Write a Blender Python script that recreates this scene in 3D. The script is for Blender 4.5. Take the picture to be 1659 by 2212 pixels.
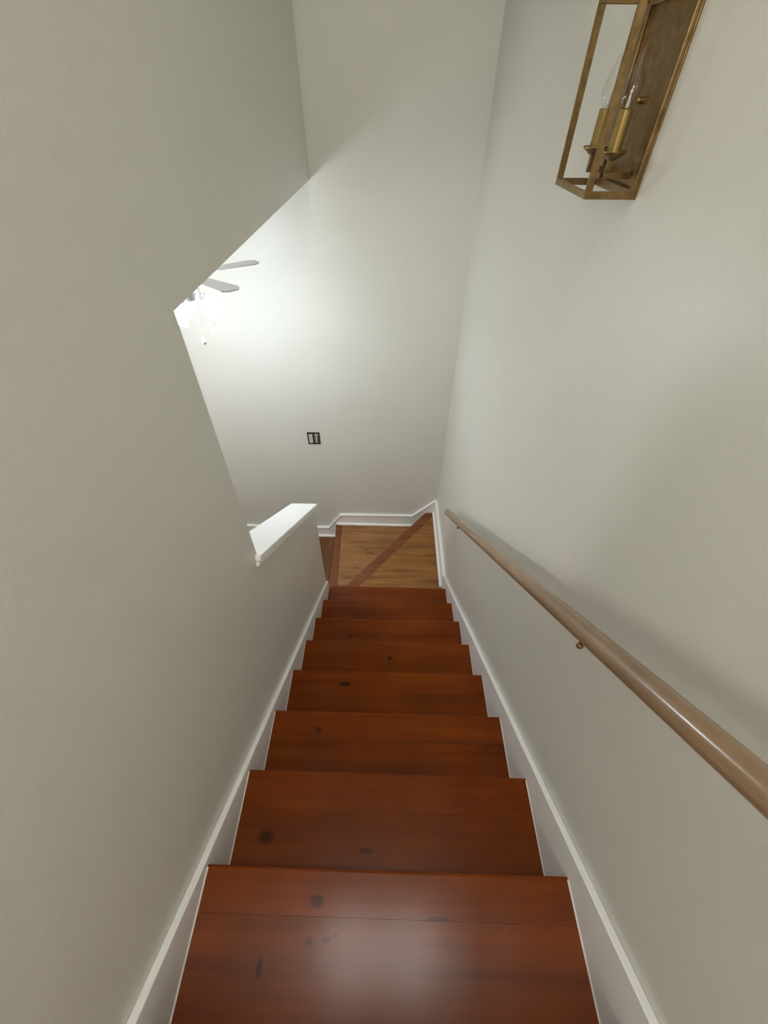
import bpy, bmesh, math, random
from mathutils import Vector, Matrix
random.seed(7)
for o in list(bpy.data.objects): bpy.data.objects.remove(o)
C = bpy.context.scene.collection
SC = bpy.context.scene

# ------------------------------------------------------------------ camera
cam = bpy.data.cameras.new('camera'); camo = bpy.data.objects.new('camera', cam); C.objects.link(camo)
PITCH, YAW, ROLL = math.radians(45.34), math.radians(-0.529), math.radians(0.5526)
cp, sp = math.cos(PITCH), math.sin(PITCH)
fw = Vector((math.sin(YAW)*cp, math.cos(YAW)*cp, -sp)); rt = Vector((math.cos(YAW), -math.sin(YAW), 0)); up = rt.cross(fw)
rt, up = math.cos(ROLL)*rt + math.sin(ROLL)*up, -math.sin(ROLL)*rt + math.cos(ROLL)*up
m = Matrix((rt, up, -fw)).transposed().to_4x4()
camo.matrix_world = m
cam.sensor_fit = 'VERTICAL'; cam.sensor_height = 24; cam.lens = 883.4/2212*24
cam.clip_start = 0.02
SC.camera = camo

# ------------------------------------------------------------------ world, exposure
w = bpy.data.worlds.new('world'); SC.world = w; w.use_nodes = True
w.node_tree.nodes['Background'].inputs[0].default_value = (.8, .85, .9, 1)
w.node_tree.nodes['Background'].inputs[1].default_value = .05
vs = SC.view_settings
vs.view_transform = 'Standard'; vs.look = 'None'; vs.gamma = 1; vs.use_curve_mapping = False
vs.exposure = 0.88
FAN_EMIT = 27.0
BULB_EMIT = 215.0
HALL_WATT = 10.5
ADDED_ROOM_EMIT = 19.0
ADDED_PENDANT_EMIT = 17.0
HALL_COL = (1.0, .975, .91)
FAN_COL = (.82, .92, 1.0)

# ------------------------------------------------------------------ materials
def mat(name, col, rough=.5, metal=0, **kw):
    M = bpy.data.materials.new(name); M.use_nodes = True
    b = M.node_tree.nodes['Principled BSDF']
    b.inputs['Base Color'].default_value = (*col, 1); b.inputs['Roughness'].default_value = rough; b.inputs['Metallic'].default_value = metal
    for k, v in kw.items(): b.inputs[k.replace('_', ' ')].default_value = v
    return M
def N(M, t, **kw):
    n = M.node_tree.nodes.new(t)
    for k, v in kw.items(): setattr(n, k, v)
    return n
def L(M, a, b): M.node_tree.links.new(a, b)
def math_node(M, op, a, b=None, clamp=False):
    n = N(M, 'ShaderNodeMath', operation=op, use_clamp=clamp)
    for i, v in enumerate((a, b)):
        if v is None: continue
        if isinstance(v, (int, float)): n.inputs[i].default_value = v
        else: L(M, v, n.inputs[i])
    return n.outputs[0]
def paint(name, col, rough=.45, bump=.12, scale=260, var=.04):
    M = mat(name, col, rough); b = M.node_tree.nodes['Principled BSDF']
    pos = N(M, 'ShaderNodeNewGeometry').outputs['Position']
    nz = N(M, 'ShaderNodeTexNoise'); nz.inputs['Scale'].default_value = scale; nz.inputs['Detail'].default_value = 2; L(M, pos, nz.inputs['Vector'])
    bp = N(M, 'ShaderNodeBump'); bp.inputs['Strength'].default_value = bump; bp.inputs['Distance'].default_value = .004
    L(M, nz.outputs[0], bp.inputs['Height']); L(M, bp.outputs[0], b.inputs['Normal'])
    n2 = N(M, 'ShaderNodeTexNoise'); n2.inputs['Scale'].default_value = 2.2; L(M, pos, n2.inputs['Vector'])
    mx = N(M, 'ShaderNodeMix', data_type='RGBA'); L(M, n2.outputs[0], mx.inputs[0])
    mx.inputs[6].default_value = (*[c*(1-var) for c in col], 1); mx.inputs[7].default_value = (*[min(1, c*(1+var)) for c in col], 1)
    L(M, mx.outputs[2], b.inputs['Base Color'])
    return M
def wood(name, c_dark, c_mid, c_light, rough=.25, axis='x', coat=0., knots=(), scale=1.0, bump=.05, spec=.5):
    M = mat(name, c_mid, rough); b = M.node_tree.nodes['Principled BSDF']
    pos = N(M, 'ShaderNodeNewGeometry').outputs['Position']
    rnd = N(M, 'ShaderNodeObjectInfo').outputs['Random']
    off = N(M, 'ShaderNodeCombineXYZ'); r10 = math_node(M, 'MULTIPLY', rnd, 37.0)
    for i in range(3): L(M, r10, off.inputs[i])
    add = N(M, 'ShaderNodeVectorMath', operation='ADD'); L(M, pos, add.inputs[0]); L(M, off.outputs[0], add.inputs[1])
    mp = N(M, 'ShaderNodeMapping'); vin = add.outputs[0]
    if axis == 'slope':                     # grain follows the slope of the rail
        m0 = N(M, 'ShaderNodeMapping'); m0.inputs['Rotation'].default_value = (math.atan(.7833), 0, 0); L(M, vin, m0.inputs['Vector']); vin = m0.outputs[0]
    L(M, vin, mp.inputs['Vector'])
    s = {'x': (1.6, 26, 26), 'y': (26, 1.6, 26), 'slope': (40, 2.2, 40)}[axis]
    mp.inputs['Scale'].default_value = tuple(v*scale for v in s)
    n1 = N(M, 'ShaderNodeTexNoise'); n1.inputs['Scale'].default_value = 1; n1.inputs['Detail'].default_value = 5; n1.inputs['Distortion'].default_value = .7; L(M, mp.outputs[0], n1.inputs['Vector'])
    cr = N(M, 'ShaderNodeValToRGB'); e = cr.color_ramp.elements
    e[0].position = .28; e[0].color = (*c_dark, 1); e[1].position = .75; e[1].color = (*c_light, 1)
    em = e.new(.5); em.color = (*c_mid, 1)
    L(M, n1.outputs[0], cr.inputs[0])
    # broad blotches of stain
    n2 = N(M, 'ShaderNodeTexNoise'); n2.inputs['Scale'].default_value = 5; n2.inputs['Detail'].default_value = 3; L(M, add.outputs[0], n2.inputs['Vector'])
    v = math_node(M, 'ADD', math_node(M, 'MULTIPLY', n2.outputs[0], .7), .65)
    v2 = math_node(M, 'MULTIPLY', v, math_node(M, 'ADD', math_node(M, 'MULTIPLY', rnd, .10), .95))
    fac = v2
    if knots:
        xyz = N(M, 'ShaderNodeSeparateXYZ'); L(M, pos, xyz.inputs[0])
        wob = math_node(M, 'MULTIPLY', math_node(M, 'SUBTRACT', n1.outputs[0], .5), .6)
        for (kx, ky, kz, ax, ay, st) in knots:
            dx = math_node(M, 'DIVIDE', math_node(M, 'SUBTRACT', xyz.outputs[0], kx), ax)
            dy = math_node(M, 'DIVIDE', math_node(M, 'SUBTRACT', xyz.outputs[1], ky), ay)
            dz = math_node(M, 'DIVIDE', math_node(M, 'SUBTRACT', xyz.outputs[2], kz), .06)
            d = math_node(M, 'ADD', math_node(M, 'ADD', math_node(M, 'MULTIPLY', dx, dx), math_node(M, 'MULTIPLY', dy, dy)), math_node(M, 'MULTIPLY', dz, dz))
            d = math_node(M, 'ADD', math_node(M, 'POWER', d, .5), wob)
            k = math_node(M, 'MULTIPLY', math_node(M, 'SUBTRACT', 1.25, d, True), 1.6, True)
            fac = math_node(M, 'MULTIPLY', fac, math_node(M, 'SUBTRACT', 1.0, math_node(M, 'MULTIPLY', k, st)))
    vm = N(M, 'ShaderNodeVectorMath', operation='SCALE'); L(M, cr.outputs[0], vm.inputs[0]); L(M, fac, vm.inputs['Scale'])
    L(M, vm.outputs[0], b.inputs['Base Color'])
    bp = N(M, 'ShaderNodeBump'); bp.inputs['Strength'].default_value = bump; bp.inputs['Distance'].default_value = .002
    L(M, n1.outputs[0], bp.inputs['Height']); L(M, bp.outputs[0], b.inputs['Normal'])
    b.inputs['Coat Weight'].default_value = coat; b.inputs['Coat Roughness'].default_value = .16
    b.inputs['Specular IOR Level'].default_value = spec
    return M

WALLC = (.70, .69, .63)
m_wall = paint('wall_paint', WALLC, .36, .14)
m_wall_smooth = paint('wall_paint_far', WALLC, .5, .08)
m_ceil = paint('ceiling_paint', (.72, .71, .67), .8, .08)
m_trim = paint('white_trim_paint', (.90, .895, .88), .30, .02, 90, .02)
KN = [(-.351, .166, -1.5835, .024, .020, .65), (-.156, .023, -1.3912, .018, .014, .6), (-.186, .785, -1.968, .030, .012, .7),
      (.03, 1.007, -2.1604, .016, .012, .65), (-.258, .525, -1.7758, .016, .012, .55), (-.212, 1.232, -2.3527, .018, .014, .5),
      (.139, -.003, -1.3912, .03, .005, .5), (-.046, .138, -1.5835, .022, .008, .5), (-.273, -.088, -1.3912, .006, .018, .55),
      (-.125, -.042, -1.3912, .010, .006, .5), (-.165, -.046, -1.3912, .009, .007, .45), (-.105, -.034, -1.3912, .006, .005, .5)]
KG = [(-.152, 2.516, -3.122, .05, .010, .55), (-.055, 2.48, -3.122, .035, .008, .5), (-.28, 2.34, -3.122, .03, .012, .45), (-.19, 2.56, -3.122, .018, .012, .5), (-.36, 2.22, -3.122, .05, .012, .4)]
m_stair = wood('stained_stair_wood', (.115, .0215, .0010), (.150, .0275, .0012), (.180, .036, .0018), .4, 'x', .25, KN, spec=.06)
m_gold = wood('golden_oak_boards', (.16, .060, .012), (.26, .108, .024), (.33, .150, .038), .30, 'x', .2, spec=.35)
m_gold2 = wood('worn_oak_boards', (.18, .075, .022), (.29, .135, .045), (.36, .18, .065), .34, 'x', .2, KG, spec=.35)
m_red = wood('reddish_nosing_wood', (.12, .032, .010), (.19, .055, .016), (.24, .078, .024), .32, 'x', .15, spec=.35)
m_floor = wood('brown_floor_boards', (.10, .036, .008), (.16, .06, .014), (.21, .085, .022), .32, 'y', .1)
m_rail = wood('handrail_wood', (.22, .135, .070), (.29, .185, .105), (.36, .24, .145), .22, 'slope', .4, spec=.5, bump=.02)
m_brass = mat('aged_brass', (.36, .235, .095), .38, .85)
def brassify(M):
    b = M.node_tree.nodes['Principled BSDF']; pos = N(M, 'ShaderNodeNewGeometry').outputs['Position']
    n = N(M, 'ShaderNodeTexNoise'); n.inputs['Scale'].default_value = 55; n.inputs['Detail'].default_value = 4; L(M, pos, n.inputs['Vector'])
    cr = N(M, 'ShaderNodeValToRGB'); cr.color_ramp.elements[0].color = (.19, .115, .045, 1); cr.color_ramp.elements[1].color = (.31, .205, .085, 1)
    cr.color_ramp.elements[0].position = .3; cr.color_ramp.elements[1].position = .7
    L(M, n.outputs[0], cr.inputs[0]); L(M, cr.outputs[0], b.inputs['Base Color'])
brassify(m_brass)
m_sleeve = mat('satin_gold_sleeve', (.38, .27, .09), .35, .7)
m_white = mat('white_plastic', (.82, .83, .83), .35)
m_blade = paint('white_fan_blade', (.86, .85, .85), .4, .02, 60, .03)
m_nickel = mat('brushed_nickel', (.55, .57, .57), .3, .9)
m_dark = mat('dark_switch_box', (.05, .045, .038), .6)
m_grayp = mat('light_grey_plastic', (.52, .53, .51), .4)
m_caulk = mat('white_caulk', (.80, .78, .72), .5)
m_shade = bpy.data.materials.new('lit_frosted_glass'); m_shade.use_nodes = True
_b = m_shade.node_tree.nodes['Principled BSDF']; _b.inputs['Base Color'].default_value = (.9, .9, .9, 1)
_b.inputs['Emission Color'].default_value = (*FAN_COL, 1); _b.inputs['Emission Strength'].default_value = FAN_EMIT
m_bulb = m_shade.copy(); m_bulb.name = 'lit_fan_bulb'; m_bulb.node_tree.nodes['Principled BSDF'].inputs['Emission Strength'].default_value = BULB_EMIT
m_glass = bpy.data.materials.new('clear_bulb_glass'); m_glass.use_nodes = True
nt = m_glass.node_tree; nt.nodes.clear()
_o = nt.nodes.new('ShaderNodeOutputMaterial'); _mx = nt.nodes.new('ShaderNodeMixShader'); _t = nt.nodes.new('ShaderNodeBsdfTransparent'); _g = nt.nodes.new('ShaderNodeBsdfGlossy'); _f = nt.nodes.new('ShaderNodeLayerWeight')
_f.inputs[0].default_value = .5; _g.inputs['Roughness'].default_value = .02; _t.inputs[0].default_value = (.95, .95, .95, 1)
_gb = nt.nodes.new('ShaderNodeNewGeometry'); _m1 = nt.nodes.new('ShaderNodeMath'); _m1.operation = 'SUBTRACT'; _m1.inputs[0].default_value = 1; nt.links.new(_gb.outputs['Backfacing'], _m1.inputs[1])
_m2 = nt.nodes.new('ShaderNodeMath'); _m2.operation = 'MULTIPLY'; _p = nt.nodes.new('ShaderNodeMath'); _p.operation = 'POWER'; _p.inputs[1].default_value = 3.0; nt.links.new(_f.outputs['Facing'], _p.inputs[0])
_q = nt.nodes.new('ShaderNodeMath'); _q.operation = 'MULTIPLY_ADD'; _q.inputs[1].default_value = .55; _q.inputs[2].default_value = .09; nt.links.new(_p.outputs[0], _q.inputs[0]); nt.links.new(_q.outputs[0], _m2.inputs[0]); nt.links.new(_m1.outputs[0], _m2.inputs[1]); nt.links.new(_m2.outputs[0], _mx.inputs[0]); nt.links.new(_t.outputs[0], _mx.inputs[1]); nt.links.new(_g.outputs[0], _mx.inputs[2]); nt.links.new(_mx.outputs[0], _o.inputs[0])

# ------------------------------------------------------------------ mesh helpers
def obj(name, bm, M, parent=None, bevel=0, smooth=False, seg=2):
    bmesh.ops.recalc_face_normals(bm, faces=bm.faces)
    me = bpy.data.meshes.new(name); bm.to_mesh(me); bm.free(); me.materials.append(M)
    o = bpy.data.objects.new(name, me); C.objects.link(o)
    if parent:
        o.parent = parent
        if parent.type == 'EMPTY': o.matrix_parent_inverse = Matrix.Translation(-Vector(parent.location))
    if smooth:
        for p in me.polygons: p.use_smooth = True
    if bevel:
        b = o.modifiers.new('bevel', 'BEVEL'); b.width = bevel; b.segments = seg; b.limit_method = 'ANGLE'; b.angle_limit = math.radians(40)
        b.harden_normals = False
    return o
def empty(name, loc, label, cat, group=None):
    o = bpy.data.objects.new(name, None); C.objects.link(o); o.location = loc; o.empty_display_size = .05
    o['label'] = label; o['category'] = cat
    if group: o['group'] = group
    return o
def struct(o, label, cat='structure'):
    o['kind'] = 'structure'; o['label'] = label; o['category'] = cat; return o
def box(bm, x0, x1, y0, y1, z0, z1):
    v = [bm.verts.new((x, y, z)) for x in (x0, x1) for y in (y0, y1) for z in (z0, z1)]
    for f in ((0,1,3,2),(4,6,7,5),(0,4,5,1),(2,3,7,6),(0,2,6,4),(1,5,7,3)): bm.faces.new([v[i] for i in f])
    return v
def prism(bm, poly, d):
    """poly: list of 3-D points in a plane; d: extrusion vector"""
    a = [bm.verts.new(p) for p in poly]; d = Vector(d)
    b = [bm.verts.new(Vector(p) + d) for p in poly]
    bm.faces.new(a); bm.faces.new(b[::-1]); n = len(a)
    for i in range(n): bm.faces.new((a[i], a[(i+1) % n], b[(i+1) % n], b[i]))
def bar(bm, p0, p1, prof, upv=(0, 0, 1)):
    """sweeps a 2-D profile (side, up) from p0 to p1"""
    p0, p1 = Vector(p0), Vector(p1); d = (p1-p0).normalized(); s = d.cross(Vector(upv)).normalized(); u = s.cross(d)
    prism(bm, [p0 + s*a + u*b for a, b in prof], p1-p0)
def tube(bm, pts, r, n=12):
    pts = [Vector(p) for p in pts]; rings = []
    ref = Vector((0, 0, 1)) if abs((pts[-1]-pts[0]).normalized().z) < .9 else Vector((1, 0, 0))
    for i, p in enumerate(pts):
        d = (pts[min(i+1, len(pts)-1)] - pts[max(i-1, 0)]).normalized(); s = d.cross(ref).normalized(); u = s.cross(d)
        rr = r[i] if isinstance(r, (list, tuple)) else r
        rings.append([bm.verts.new(p + (s*math.cos(t) + u*math.sin(t))*rr) for t in [2*math.pi*k/n for k in range(n)]])
    for a, b in zip(rings, rings[1:]):
        for k in range(n): bm.faces.new((a[k], a[(k+1) % n], b[(k+1) % n], b[k]))
    bm.faces.new(rings[0]); bm.faces.new(rings[-1][::-1])
def lathe(bm, prof, o=(0, 0, 0), axis=(0, 0, 1), n=24, caps=True):
    o = Vector(o); ax = Vector(axis).normalized(); ref = Vector((1, 0, 0)) if abs(ax.x) < .9 else Vector((0, 1, 0))
    s = ax.cross(ref).normalized(); u = ax.cross(s); rings = []
    for r, h in prof:
        rings.append([bm.verts.new(o + ax*h + (s*math.cos(2*math.pi*k/n) + u*math.sin(2*math.pi*k/n))*max(r, 1e-5)) for k in range(n)])
    for a, b in zip(rings, rings[1:]):
        for k in range(n): bm.faces.new((a[k], a[(k+1) % n], b[(k+1) % n], b[k]))
    if caps: bm.faces.new(rings[0][::-1]); bm.faces.new(rings[-1])
def clip(poly, nx, ny, c):
    """keep the part of a 2-D polygon with nx*x+ny*y <= c"""
    out = []
    for i, p in enumerate(poly):
        q = poly[(i+1) % len(poly)]; dp = nx*p[0]+ny*p[1]-c; dq = nx*q[0]+ny*q[1]-c
        if dp <= 0: out.append(p)
        if dp*dq < 0:
            t = dp/(dp-dq); out.append((p[0]+t*(q[0]-p[0]), p[1]+t*(q[1]-p[1])))
    return out
BM = bmesh.new

# ------------------------------------------------------------------ measured frame (metres, origin at the lens)
XL, XR = -.4455, .476            # faces of the skirt boards
WL, WR = -.4635, .494            # wall faces
WT = .12                         # partition thickness
CY = 2.917                       # end wall
HZ = -.3243                      # top of the opening / ceiling of the lower room
RUN, RISE, Y1, Z1 = .2545, .1923, .0842, -1.3912
def ny(i): return Y1 + RUN*(i-1)
def nz(i): return Z1 - RISE*(i-1)
def sk(x, y): return y - .01*x   # the treads and the end wall stand a hair out of square
ZW1, ZW2, ZFL = nz(9), nz(10), nz(11)
ZTOP = nz(0)                     # upper landing
ZC = 2.30                        # upper ceiling
YB = -2.6; XROOM = -3.6; YROOM = -1.6
JY = .917; KE = 1.85             # jamb and end of the half wall

# ------------------------------------------------------------------ large structure
bm = BM(); prism(bm, [(WL, y, z) for y, z in ((YB, ZFL-.06), (KE, ZFL-.06), (KE, -1.852), (JY, -1.190), (JY, HZ), (CY-.001, HZ), (CY-.001, ZC), (YB, ZC))], (-WT, 0, 0))
struct(obj('wall_left', bm, m_wall), 'beige left stair wall with an opening above the half wall', 'wall')
bm = BM(); box(bm, WR, WR+.12, YB, CY+.15, ZFL-.06, ZC)
struct(obj('wall_right', bm, m_wall), 'beige right stair wall carrying the handrail and brass sconce', 'wall')
bm = BM(); prism(bm, [(x, sk(x, CY)+d, ZFL-.06) for x, d in ((XROOM-.1, 0), (WR, 0), (WR, .12), (XROOM-.1, .12))], (0, 0, ZC-ZFL+.06))
struct(obj('wall_far', bm, m_wall_smooth), 'pale end wall at the foot of the stairs', 'wall')
bm = BM(); box(bm, WL-WT, WR+.12, YB-.12, YB, ZTOP-.3, ZC)
struct(obj('wall_back', bm, m_wall), 'wall of the upper landing behind the viewer', 'wall')
bm = BM(); box(bm, WL-WT, WR+.12, YB-.12, CY+.15, ZC, ZC+.1)
struct(obj('ceiling', bm, m_ceil), 'ceiling over the stairwell', 'ceiling')
bm = BM(); box(bm, XROOM, WL-WT, YROOM, CY+.08, HZ, HZ+.1)
struct(obj('ceiling', bm, m_ceil), 'ceiling of the lower room that the fan hangs from', 'ceiling')
bm = BM(); box(bm, XROOM-.1, XROOM, YROOM-.1, CY+.08, ZFL-.06, HZ+.1)
struct(obj('wall_room', bm, m_wall), 'side wall of the lower room', 'wall')
bm = BM(); box(bm, XROOM-.1, WL-WT, YROOM-.1, YROOM, ZFL-.06, HZ+.1)
struct(obj('wall_near', bm, m_wall), 'near wall of the lower room', 'wall')
bm = BM(); box(bm, WL, WR, YB, ny(0)-.03, ZTOP-.25, ZTOP)
struct(obj('floor', bm, m_stair), 'upper landing floor behind the viewer', 'floor')
# lower floor: sub-floor and boards where the photograph reaches
bm = BM(); box(bm, XROOM, WR, YROOM, CY+.06, ZFL-.06, ZFL-.02)
fl = struct(obj('floor', bm, m_floor), 'brown wooden floor of the lower room left of the winder steps', 'floor')
x = -1.70
while x < -.40:
    bm = BM(); box(bm, x+.001, x+.087, 1.0+random.random()*.4, CY+.01, ZFL-.02, ZFL); obj('plank', bm, m_floor, fl, .001, seg=1)
    x += .088
bm = BM(); box(bm, XROOM, -1.702, YROOM, CY+.03, ZFL-.02, ZFL-.0005); box(bm, -1.702, WL-WT, YROOM, 1.4, ZFL-.02, ZFL-.004)
o = obj('boards', bm, m_floor, fl); o['kind'] = 'stuff'

# ------------------------------------------------------------------ skirts, baseboards, cap
def lsk(y): return -1.381 - .7249*(y-.107)
def rsk(y): return -1.317 - .7656*(y-.109)
bm = BM(); prism(bm, [(WL, y, z) for y, z in ((-.24, lsk(-.24)), (1.848, lsk(1.848)), (1.848, -2.95), (1.70, -2.95), (-.24, -1.50))], (XL-WL, 0, 0))
t1 = struct(obj('trim_1', bm, m_trim, None, .003), 'white skirt board sloping down the left side of the stairs', 'trim')
bm = BM(); prism(bm, [(WR, y, z) for y, z in ((-.24, rsk(-.24)), (1.99, rsk(1.99)), (1.99, -2.95), (1.70, -2.95), (-.24, -1.50))], (XR-WR, 0, 0))
t2 = struct(obj('trim_2', bm, m_trim, None, .003), 'white skirt board sloping down the right side of the stairs', 'trim')
for i in range(1, 7):
    for side, t in ((-1, t1), (1, t2)):
        bm = BM(); xx = XL if side < 0 else XR
        ya, yb = ny(i-1)+.0, sk(xx, ny(i))-.006
        wd = .0035 - .0004*i
        prism(bm, [(xx, ya, nz(i)), (xx - side*wd, ya, nz(i)), (xx, ya, nz(i)+wd*1.3)], (0, yb-ya, 0))
        obj('caulk_line', bm, m_caulk, t)
def ycy(x): return sk(x, CY)
BT = .020
top = [(XROOM, -3.180), (-.605, -3.180), (-.470, -2.983), (.262, -2.974), (WR-.018, -2.757)]
bot = [(WR-.018, ZW1-.05), (.38, ZW1-.05), (.38, ZW2-.02), (-.53, ZW2-.02), (-.53, ZFL), (XROOM, ZFL)]
bm = BM()
pl = top + bot
a = [bm.verts.new((x, ycy(x), z)) for x, z in pl]; b = [bm.verts.new((x, ycy(x)-BT, z)) for x, z in pl]
bm.faces.new(a); bm.faces.new(b[::-1])
for i in range(len(pl)): bm.faces.new((a[i], a[(i+1) % len(pl)], b[(i+1) % len(pl)], b[i]))
bf = struct(obj('baseboard_far', bm, m_trim, None, .003), 'white stepped baseboard along the end wall', 'baseboard')
# bead along the top and shoe along the bottom
def along_far(name, p, q, prof):
    bm = BM(); a = [bm.verts.new((p[0], ycy(p[0])-BT-s, p[1]+u)) for s, u in prof]; b = [bm.verts.new((q[0], ycy(q[0])-BT-s, q[1]+u)) for s, u in prof]
    bm.faces.new(a); bm.faces.new(b[::-1]); n = len(prof)
    for i in range(n): bm.faces.new((a[i], a[(i+1) % n], b[(i+1) % n], b[i]))
    obj(name, bm, m_trim, bf, .0015)
for p, q in zip(top, top[1:]): along_far('bead', p, q, [(0, 0), (.008, -.002), (.008, -.012), (0, -.018)])
QR = [(0, 0), (0, .020), (.006, .0185), (.011, .015), (.0155, .010), (.018, 0)]
along_far('shoe_molding', (-.516, ZW2), (.40, ZW2), QR); along_far('shoe_molding', (XROOM, ZFL), (-.545, ZFL), QR)
bm = BM(); box(bm, WR-.018, WR, 1.992, CY-.01, ZW1-.05, -2.757)
br = struct(obj('baseboard_right', bm, m_trim, None, .003), 'short white baseboard on the right wall beside the winder steps', 'baseboard')
bm = BM(); prism(bm, [(WR-.018-s, 2.0, ZW1+u) for s, u in QR], (0, CY-.025-2.0, 0)); obj('shoe_molding', bm, m_trim, br, .001)
bm = BM(); prism(bm, [(WR-.018-s, 1.995, -2.757+u) for s, u in [(0, 0), (.007, -.002), (.007, -.012), (0, -.018)]], (0, CY-.02-1.995, 0)); obj('bead', bm, m_trim, br, .001)
# sloped cap of the half wall
SL = .708; ca = math.atan(SL); dv = Vector((0, math.cos(ca), -math.sin(ca))); nv = Vector((0, math.sin(ca), math.cos(ca)))
p0 = Vector((0, .915, -1.148)); p1 = Vector((0, 1.858, -1.148-SL*(1.858-.915)))
CT = .022; XA, XB = WL+.022, WL-WT-.024
def capbox(xa, xb, ya, yb, t0, t1):
    bm = BM(); zt = lambda y: -1.148-SL*(y-.915)
    A = Vector((0, ya, zt(ya))); B = Vector((0, yb, zt(yb)))
    pts = [A-nv*t0, B-nv*t0, B-nv*t1, A-nv*t1]
    prism(bm, [(xa, p.y, p.z) for p in pts], (xb-xa, 0, 0)); return bm
bm = capbox(XA, XB, JY+.001, 1.860, 0, CT)
cb = BM(); zt = lambda y: -1.148-SL*(y-.915)
cap = struct(obj('trim_3', bm, m_trim, None, .003), 'white sloping cap board on top of the half wall', 'trim')
bm = capbox(XA, WL+.0005, .897, JY+.002, 0, CT); obj('cap_horn', bm, m_trim, cap, .003)
for xa, xb in ((WL, WL+.013), (WL-WT, WL-WT-.013)):
    bm = capbox(xa, xb, .905 if xa == WL else JY+.02, 1.850, CT, CT+.024); obj('molding', bm, m_trim, cap, .004)
bm = capbox(WL, WL-WT, 1.850, 1.857, CT, CT+.024); obj('molding', bm, m_trim, cap, .002)

# ------------------------------------------------------------------ staircase
st = empty('staircase', (0, 1.0, ZFL), 'narrow reddish brown wooden staircase dropping between two walls to winder steps', 'stairs')
TT = .030; SEAM = .098
def slab(poly, z, t):
    bm = BM(); prism(bm, [(x, y, z-t) for x, y in poly], (0, 0, t)); return bm
for i in range(1, 9):
    yf, yb, z = ny(i), ny(i-1)-.045, nz(i)
    sm = yf-SEAM+random.uniform(-.012, .012) if i > 2 else (-.005 if i == 1 else .231)
    nr = .007; prof = [(sm+.0002, z-TT)] + [(yf-nr+nr*math.sin(t), z-TT+nr-nr*math.cos(t)) for t in (0, .52, 1.05, 1.57)] + [(yf-nr+nr*math.cos(t), z-nr+nr*math.sin(t)) for t in (0, .39, .79, 1.18, 1.57)] + [(sm+.0002, z)]
    bm = BM(); va = [bm.verts.new((XL, sk(XL, y), zz)) for y, zz in prof]; vb = [bm.verts.new((XR, sk(XR, y), zz)) for y, zz in prof]
    bm.faces.new(va); bm.faces.new(vb[::-1])
    for k in range(len(prof)): bm.faces.new((va[k], va[(k+1) % len(prof)], vb[(k+1) % len(prof)], vb[k]))
    f = obj('tread', bm, m_stair, st)
    obj('plank', slab([(XL, sk(XL, yb)), (XR, sk(XR, yb)), (XR, sk(XR, sm)-.0002), (XL, sk(XL, sm)-.0002)], z-.0003, TT), m_stair, f)
    bm = BM(); prism(bm, [(XL, sk(XL, yf)-.030, nz(i+1)-.03), (XR, sk(XR, yf)-.030, nz(i+1)-.03), (XR, sk(XR, yf)-.048, nz(i+1)-.03), (XL, sk(XL, yf)-.048, nz(i+1)-.03)], (0, 0, RISE+.03-TT))
    obj('riser', bm, m_stair, st)
bm = BM(); prism(bm, [(XL, ny(0)-.030, nz(1)-.03), (XR, ny(0)-.030, nz(1)-.03), (XR, ny(0)-.048, nz(1)-.03), (XL, ny(0)-.048, nz(1)-.03)], (0, 0, RISE-.001+.03)); obj('riser', bm, m_stair, st)
# first winder: nosing line runs from the half wall's end to the far right corner
OX, OY, DX, DY = -.318, 2.025, .728, .893; ln = math.hypot(DX, DY); DX /= ln; DY /= ln
def side(x, y): return (x-OX)*DY - (y-OY)*DX      # >0 on the right of the nosing line
NB = .083
cOut = OX*DY - OY*DX
ye = CY-BT-.003
base = [(-.4630, 1.815), (XR, 1.815), (XR, ye), (-.4630, ye)]
right = clip(base, -DY, DX, -(cOut))              # right of the outer line
inner = clip(base, -DY, DX, -(cOut+NB))
nose = clip(right, DY, -DX, cOut+NB-.0006)
w1 = obj('tread', slab(nose, ZW1+.001, .034), m_red, st, .003, seg=2); w1['label'] = 'reddish diagonal nosing board of the upper winder step'
yy = 1.80; bounds = [1.80, 2.03, 2.235, 2.42, 2.61, 2.775, 2.93]
for a, b in zip(bounds, bounds[1:]):
    p = clip(clip(inner, 0, 1, b-.0006), 0, -1, -(a+.0006))
    if len(p) > 2: obj('plank', slab(p, ZW1 - random.random()*.0006, .028), m_gold, w1, .001, seg=1)
# riser under the diagonal
bm = BM(); q0 = Vector((OX, OY, 0)) - Vector((DX, DY, 0))*.20; q1 = Vector((OX, OY, 0)) + Vector((DX, DY, 0))*.93
nn = Vector((DY, -DX, 0)); prism(bm, [(q.x, q.y, ZW2-.02) for q in (q0+nn*.03, q1+nn*.03, q1+nn*.048, q0+nn*.048)], (0, 0, RISE-.014+.001)); obj('riser', bm, m_red, st)
# second winder
def xo(y): return -.4865 - .034*(y-1.852)
def xi(y): return -.4330 - .027*(y-1.852)
ya, yb = KE+.003, ye-.001
w2 = obj('tread', slab([(xo(ya), ya), (xi(ya)-.0006, ya), (xi(yb)-.0006, yb), (xo(yb), yb)], ZW2+.001, .034), m_red, st, .003, seg=2); w2['label'] = 'reddish straight nosing board of the lower winder step'
left = [(xi(ya), ya), (-.30, ya), (.45, yb), (xi(yb), yb)]
left = clip([(xi(ya), ya), (.47, ya), (.47, yb), (xi(yb), yb)], DY, -DX, cOut+.05)
bounds = [1.80, 1.975, 2.15, 2.33, 2.50, 2.68, 2.80, 2.93]
for a, b in zip(bounds, bounds[1:]):
    p = clip(clip(left, 0, 1, b-.0006), 0, -1, -(a+.0006))
    if len(p) > 2: obj('plank', slab(p, ZW2 - random.random()*.0006, .028), m_gold2, w2, .001, seg=1)
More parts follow.
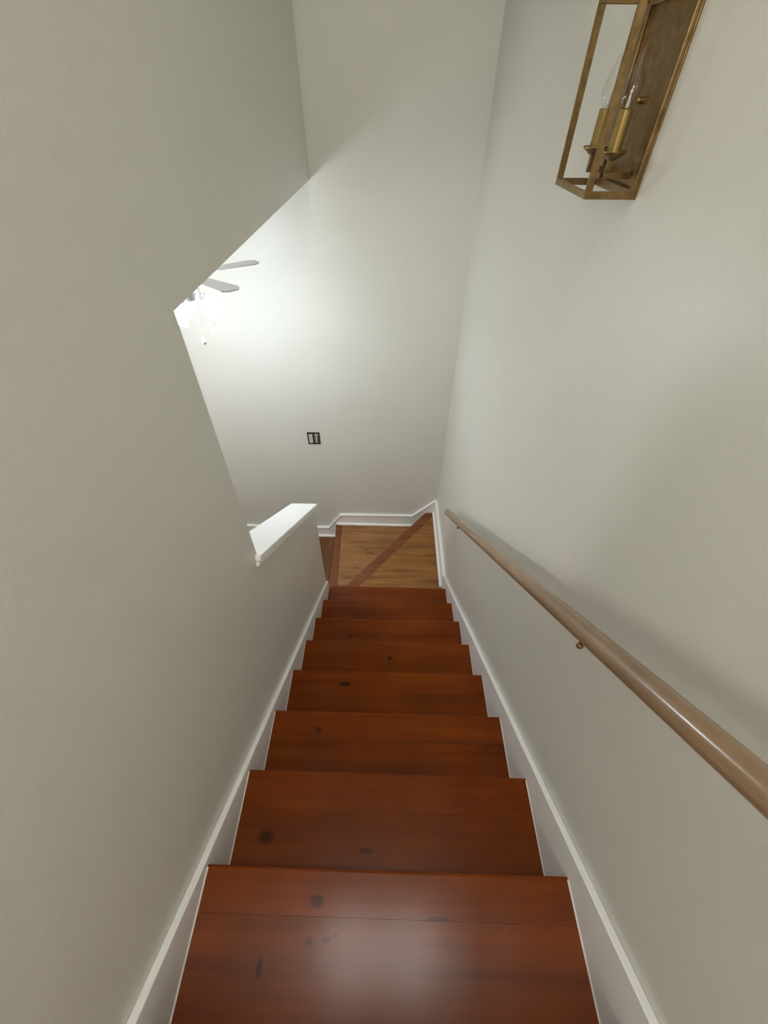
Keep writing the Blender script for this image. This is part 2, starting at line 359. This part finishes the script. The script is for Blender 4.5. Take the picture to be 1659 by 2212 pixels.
bm = BM(); prism(bm, [(xo(ya)+.03, ya, ZFL), (xo(yb)+.03, yb, ZFL), (xo(yb)+.048, yb, ZFL), (xo(ya)+.048, ya, ZFL)], (0, 0, RISE-.034)); obj('riser', bm, m_red, st)

# ------------------------------------------------------------------ handrail
RX, RR = .414, .0225
def rz(y): return -.4405 - .7833*y
rd = Vector((0, 1, -.7833)).normalized()
hr = empty('handrail', (RX, .9, rz(.9)), 'long brown wooden handrail fixed along the right wall', 'handrail')
A, B = Vector((RX, -.55, rz(-.55))), Vector((RX, 1.955, rz(1.955)))
n = 60; pts = []; rad = []
for k in range(n+1):
    pts.append(A.lerp(B, k/n)); rad.append(RR)
pts += [B+rd*.006, B+rd*.010, B+rd*.012]; rad += [RR*.93, RR*.72, RR*.35]
bm = BM(); tube(bm, pts, rad, 28); obj('rail', bm, m_rail, hr, smooth=True)
for yb_ in (-.40, .413, 1.60):
    zc = rz(yb_); dy, dz = (.067, -.126) if yb_ < 1 else (.11, -.16)
    bm = BM(); lathe(bm, [(.021, 0), (.021, .004), (.017, .008), (.009, .012)], (WR, yb_+dy, zc+dz), (-1, 0, 0), 20)
    br_ = obj('bracket', bm, m_brass, hr); br_['label'] = 'brass wall bracket'
    bm = BM(); tube(bm, [(WR-.008, yb_+dy, zc+dz), (WR-.035, yb_+dy*.75, zc+dz*.86), (RX+.012, yb_+dy*.15, zc-.058), (RX+.001, yb_, zc-.046), (RX, yb_-.003, zc-.026)], .005, 10)
    obj('arm', bm, m_brass, br_)
    bm = BM(); lathe(bm, [(.001, -.008), (.006, -.005), (.0075, 0), (.006, .005), (.001, .008)], (RX-.002, yb_, zc-.045), n=14); obj('screw_cap', bm, m_brass, br_, smooth=True)

# ------------------------------------------------------------------ wall sconce
SY, SZ0, SZ1, SD, SW = 1.145, -.142, .142, .105, .206
ys0, ys1 = SY-SW/2, SY+SW/2; xf = WR-SD
sc = empty('wall_sconce', (WR, SY, SZ0), 'open brass lantern sconce with two clear candle bulbs high on right wall', 'wall lamp')
bm = BM(); box(bm, WR-.004, WR, ys0, ys1, SZ0, SZ1); bp = obj('backplate', bm, m_brass, sc, .001)
bm = BM(); R_ = .016
for (a, b, c, d) in ((ys0, ys0+R_, SZ0, SZ1), (ys1-R_, ys1, SZ0, SZ1), (ys0+R_, ys1-R_, SZ0, SZ0+R_), (ys0+R_, ys1-R_, SZ1-R_, SZ1)): box(bm, WR-.012, WR-.004, a, b, c, d)
obj('rim', bm, m_brass, bp, .0015)
for (a, b, c, d) in ((ys0+R_+.003, ys0+R_+.006, SZ0+R_, SZ1-R_), (ys1-R_-.006, ys1-R_-.003, SZ0+R_, SZ1-R_)):
    bm = BM(); box(bm, WR-.007, WR-.004, a, b, c, d); obj('bead', bm, m_brass, bp)
bm = BM(); lathe(bm, [(.0055, 0), (.0055, .010), (.004, .013)], (WR-.004, SY, 0), (-1, 0, 0), 14); obj('knob', bm, m_brass, bp)
T = .014; t_ = .005
for yb_ in (ys0, ys1):                     # front uprights: angle strips
    bm = BM(); s = 1 if yb_ == ys0 else -1
    box(bm, xf, xf+T, min(yb_, yb_+s*t_), max(yb_, yb_+s*t_), SZ0, SZ1)
    obj('upright', bm, m_brass, sc, .0008, seg=1)
for z in (SZ0, SZ1-.013):
    bm = BM(); box(bm, xf+.0005, xf+t_, ys0+t_, ys1-t_, z, z+.013); obj('front_bar', bm, m_brass, sc, .0008, seg=1)
    for yb_ in (ys0+.0005, ys1-t_-.0005):
        bm = BM(); box(bm, xf+t_, WR-.012, yb_, yb_+t_, z, z+.013); obj('side_bar', bm, m_brass, sc, .0008, seg=1)
cx = WR-.052
for yc in (SY-.050, SY+.054):
    bm = BM(); box(bm, cx-.0055, WR-.004, yc-.0055, yc+.0055, -.114, -.103); box(bm, cx-.0055, cx+.0055, yc-.0055, yc+.0055, -.103, -.080)
    arm = obj('candle_arm', bm, m_brass, sc, .0008, seg=1)
    bm = BM(); lathe(bm, [(.004, -.086), (.010, -.084), (.021, -.076), (.0255, -.072), (.0245, -.070), (.014, -.073)], (cx, yc, 0), n=24); obj('drip_cup', bm, m_brass, arm, smooth=True)
    bm = BM(); lathe(bm, [(.0125, -.073), (.0125, -.0125), (.009, -.0115)], (cx, yc, 0), n=24); obj('candle_sleeve', bm, m_sleeve, arm)
    bm = BM(); lathe(bm, [(.0075, -.012), (.0105, -.006), (.0145, .002), (.0168, .011), (.0168, .018), (.0150, .027), (.0118, .037), (.0082, .047), (.0046, .056), (.0022, .063), (.0006, .069)], (cx, yc, 0), n=28)
    bl = obj('bulb', bm, m_glass, sc, smooth=True)
    bm = BM(); lathe(bm, [(.004, -.010), (.0022, 0), (.0018, .010), (.003, .012), (.0005, .016)], (cx, yc, 0), n=12); obj('bulb_stem', bm, m_white, bl, smooth=True)

# ------------------------------------------------------------------ switch on the end wall
sx, sz = -.638, -2.066
def yw(d): return sk(sx, CY)-d
sw = empty('wall_switch', (sx, yw(0), sz-.06), 'small uncovered double light switch in a dark box on end wall', 'switch')
bm = BM(); W2_, H2_ = .053, .060
box(bm, sx-W2_, sx+W2_, yw(.004), yw(-.002), sz-H2_, sz-H2_+.012); box(bm, sx-W2_, sx+W2_, yw(.004), yw(-.002), sz+H2_-.014, sz+H2_)
for xa in (-W2_, -.006, W2_-.012): box(bm, sx+xa, sx+xa+.012, yw(.004), yw(-.002), sz-H2_, sz+H2_)
box(bm, sx-W2_, sx+W2_, yw(.001), yw(-.002), sz-H2_, sz+H2_)
obj('switch_box', bm, m_dark, sw)
bm = BM(); box(bm, sx-.040, sx-.008, yw(.010), yw(.001), sz-.044, sz+.042); obj('rocker', bm, m_grayp, sw, .002)
bm = BM(); box(bm, sx+.009, sx+.038, yw(.005), yw(.001), sz-.044, sz+.044); tp = obj('toggle_plate', bm, m_grayp, sw, .001)
for u in (.012, .030):
    bm = BM(); box(bm, sx+u, sx+u+.006, yw(.007), yw(.005), sz-.040, sz+.030); obj('side_slot', bm, m_dark, tp)
bm = BM(); box(bm, sx+.020, sx+.027, yw(.016), yw(.005), sz-.030, sz+.006); obj('toggle', bm, m_white, tp, .002)

# ------------------------------------------------------------------ ceiling fan in the lower room
FX, FY, FZ = -.995, 2.16, -.60
fan = empty('ceiling_fan', (FX, FY, HZ), 'white ceiling fan with glowing glass shades and pull chains seen through opening', 'ceiling fan')
bm = BM(); lathe(bm, [(.065, 0), (.065, -.02), (.03, -.055), (.018, -.06)], (FX, FY, HZ)); obj('canopy', bm, m_white, fan, smooth=False)
bm = BM(); tube(bm, [(FX, FY, HZ-.05), (FX, FY, FZ+.07)], .011); obj('downrod', bm, m_white, fan)
bm = BM(); lathe(bm, [(.03, .085), (.075, .075), (.105, .045), (.11, .01), (.10, -.03), (.07, -.05), (.05, -.06)], (FX, FY, FZ), n=32); obj('motor_housing', bm, m_white, fan, smooth=True)
bm = BM(); lathe(bm, [(.05, -.055), (.058, -.065), (.058, -.10), (.045, -.115), (.02, -.12)], (FX, FY, FZ), n=28); kit = obj('light_kit', bm, m_nickel, fan, smooth=False)
A0 = math.radians(36.5)
for k in range(5):
    a = A0 + math.radians(72)*k; r_ = Vector((math.cos(a), math.sin(a), 0)); s_ = Vector((-math.sin(a), math.cos(a), 0))
    s_ = (s_*math.cos(math.radians(3)) - Vector((0, 0, 1))*math.sin(math.radians(3)))
    nrm = r_.cross(s_)
    out = [(.13, -.036), (.18, -.042), (.355, -.050), (.382, -.026), (.382, .026), (.355, .050), (.18, .042), (.13, .036)]
    o_ = Vector((FX, FY, FZ))
    bm = BM(); prism(bm, [o_ + r_*u + s_*v for u, v in out], nrm*.007); bl = obj('blade', bm, m_blade, fan, .001, seg=1)
    bm = BM(); prism(bm, [o_ + r_*u + s_*v - nrm*.005 for u, v in ((.08, -.015), (.16, -.02), (.20, -.03), (.215, 0), (.20, .03), (.16, .02), (.08, .015))], nrm*.005); obj('blade_bracket', bm, m_nickel, bl)
SHADES = [math.radians(v) for v in (18, 142, 243)]
for a in SHADES:
    d = Vector((math.cos(a)*.62, math.sin(a)*.62, -.78)).normalized()
    o_ = Vector((FX, FY, FZ-.085)) + Vector((math.cos(a), math.sin(a), 0))*.04
    bm = BM(); tube(bm, [o_ - d*.02, o_ + d*.03], .014); lathe(bm, [(.016, .015), (.025, .024), (.026, .034)], o_, d, 20); h = obj('shade_holder', bm, m_nickel, kit)
    bm = BM(); lathe(bm, [(.024, .030), (.036, .042), (.045, .062), (.048, .082), (.048, .094), (.053, .112), (.058, .124), (.055, .124), (.045, .094), (.032, .043), (.021, .033)], o_, d, 28, caps=False)
    g = obj('glass_shade', bm, m_shade, fan, smooth=True); g['label'] = 'glowing white glass shade'
    bm = BM(); lathe(bm, [(.010, .035), (.018, .058), (.024, .080), (.020, .098), (.008, .108)], o_, d, 18); obj('bulb', bm, m_bulb, g, smooth=True)
for (cxo, cyo, zb, kind) in ((.032, -.05, -.896, 0), (.062, .018, -.861, 1)):
    x_, y_ = FX+cxo, FY+cyo
    bm = BM(); tube(bm, [(x_, y_, FZ-.10), (x_, y_, zb+.02)], 0.0011, 6); ch = obj('pull_chain', bm, m_white, fan)
    bm = BM()
    if kind == 0: lathe(bm, [(.002, .026), (.006, .016), (.011, .004), (.012, -.004), (.008, -.012), (.002, -.015)], (x_, y_, zb), n=16)
    else: lathe(bm, [(.007, .02), (.0075, .018), (.0075, -.024), (.006, -.026)], (x_, y_, zb), n=14)
    obj('chain_pull', bm, m_white, ch, smooth=kind == 0)

# ------------------------------------------------------------------ overhead light added out of view, paired domes shaped for the tread glow
LX, LY = 0.0, -.20
cl = empty('added_ceiling_light', (LX, LY, ZC), 'unseen overhead light with paired shades added for the glow on the first tread', 'ceiling lamp')
bm = BM(); box(bm, LX-.36, LX+.36, LY-.05, LY+.05, ZC-.022, ZC); obj('base', bm, m_nickel, cl, .004)
m_dome = bpy.data.materials.new('added_dome_glass'); m_dome.use_nodes = True
_b = m_dome.node_tree.nodes['Principled BSDF']; _b.inputs['Base Color'].default_value = (.9, .9, .88, 1)
_b.inputs['Emission Color'].default_value = (*HALL_COL, 1); _b.inputs['Emission Strength'].default_value = HALL_WATT
for s_x in (-.245, .245):
    bm = BM(); lathe(bm, [(.10, -.022), (.215, -.032), (.236, -.065), (.21, -.105), (.14, -.138), (.06, -.154), (.001, -.157)], (LX+s_x, LY, ZC), n=36, caps=False); obj('glass_dome', bm, m_dome, cl, smooth=True)

# ------------------------------------------------------------------ unseen lamp added in lower room, brightens the right wall through the opening
RX2, RY2, RZ2 = -2.25, 1.45, -1.35
rl = empty('added_floor_lamp', (RX2, RY2, ZFL), 'added white globe lamp, unseen behind the left wall, brightening the right wall', 'floor lamp')
bm = BM(); lathe(bm, [(.14, 0), (.14, .012), (.12, .02), (.02, .03)], (RX2, RY2, ZFL), n=32); obj('base', bm, m_nickel, rl)
bm = BM(); tube(bm, [(RX2, RY2, ZFL+.02), (RX2, RY2, RZ2-.16)], .012); obj('pole', bm, m_nickel, rl)
bm = BM(); lathe(bm, [(.02, -.19), (.06, -.17), (.065, -.15)], (RX2, RY2, RZ2), n=28); obj('holder', bm, m_nickel, rl)
m_dome2 = m_dome.copy(); m_dome2.name = 'added_room_globe'; m_dome2.node_tree.nodes['Principled BSDF'].inputs['Emission Strength'].default_value = ADDED_ROOM_EMIT
m_dome2.node_tree.nodes['Principled BSDF'].inputs['Emission Color'].default_value = (1, .97, .94, 1)
bm = BM(); lathe(bm, [(.17*math.sin(t), -.17*math.cos(t)) for t in [math.pi*(k+1.8)/18 for k in range(16)]] + [(.001, .17)], (RX2, RY2, RZ2), n=36, caps=False); obj('glass_globe', bm, m_dome2, rl, smooth=True)

# ------------------------------------------------------------------ globe pendant added behind the viewer to fill the near stairwell with light
PX, PY, PZ = -.29, -1.40, .45
pd = empty('added_pendant', (PX, PY, ZC), 'added white globe pendant, unseen behind the viewer, lighting the stair walls', 'pendant lamp')
bm = BM(); lathe(bm, [(.06, 0), (.06, -.015), (.02, -.03)], (PX, PY, ZC), n=28); obj('canopy', bm, m_nickel, pd)
bm = BM(); tube(bm, [(PX, PY, ZC-.02), (PX, PY, PZ+.15)], .007); obj('rod', bm, m_nickel, pd)
bm = BM(); lathe(bm, [(.03, .19), (.05, .17), (.055, .14)], (PX, PY, PZ), n=28); obj('holder', bm, m_nickel, pd)
m_globe = m_dome.copy(); m_globe.name = 'added_pendant_glass'; m_globe.node_tree.nodes['Principled BSDF'].inputs['Emission Strength'].default_value = ADDED_PENDANT_EMIT
bm = BM(); lathe(bm, [(.15*math.sin(t), .15*math.cos(t)) for t in [math.pi*(k+1.8)/18 for k in range(16)]] + [(.001, -.15)], (PX, PY, PZ), n=36, caps=False); obj('glass_globe', bm, m_globe, pd, smooth=True)
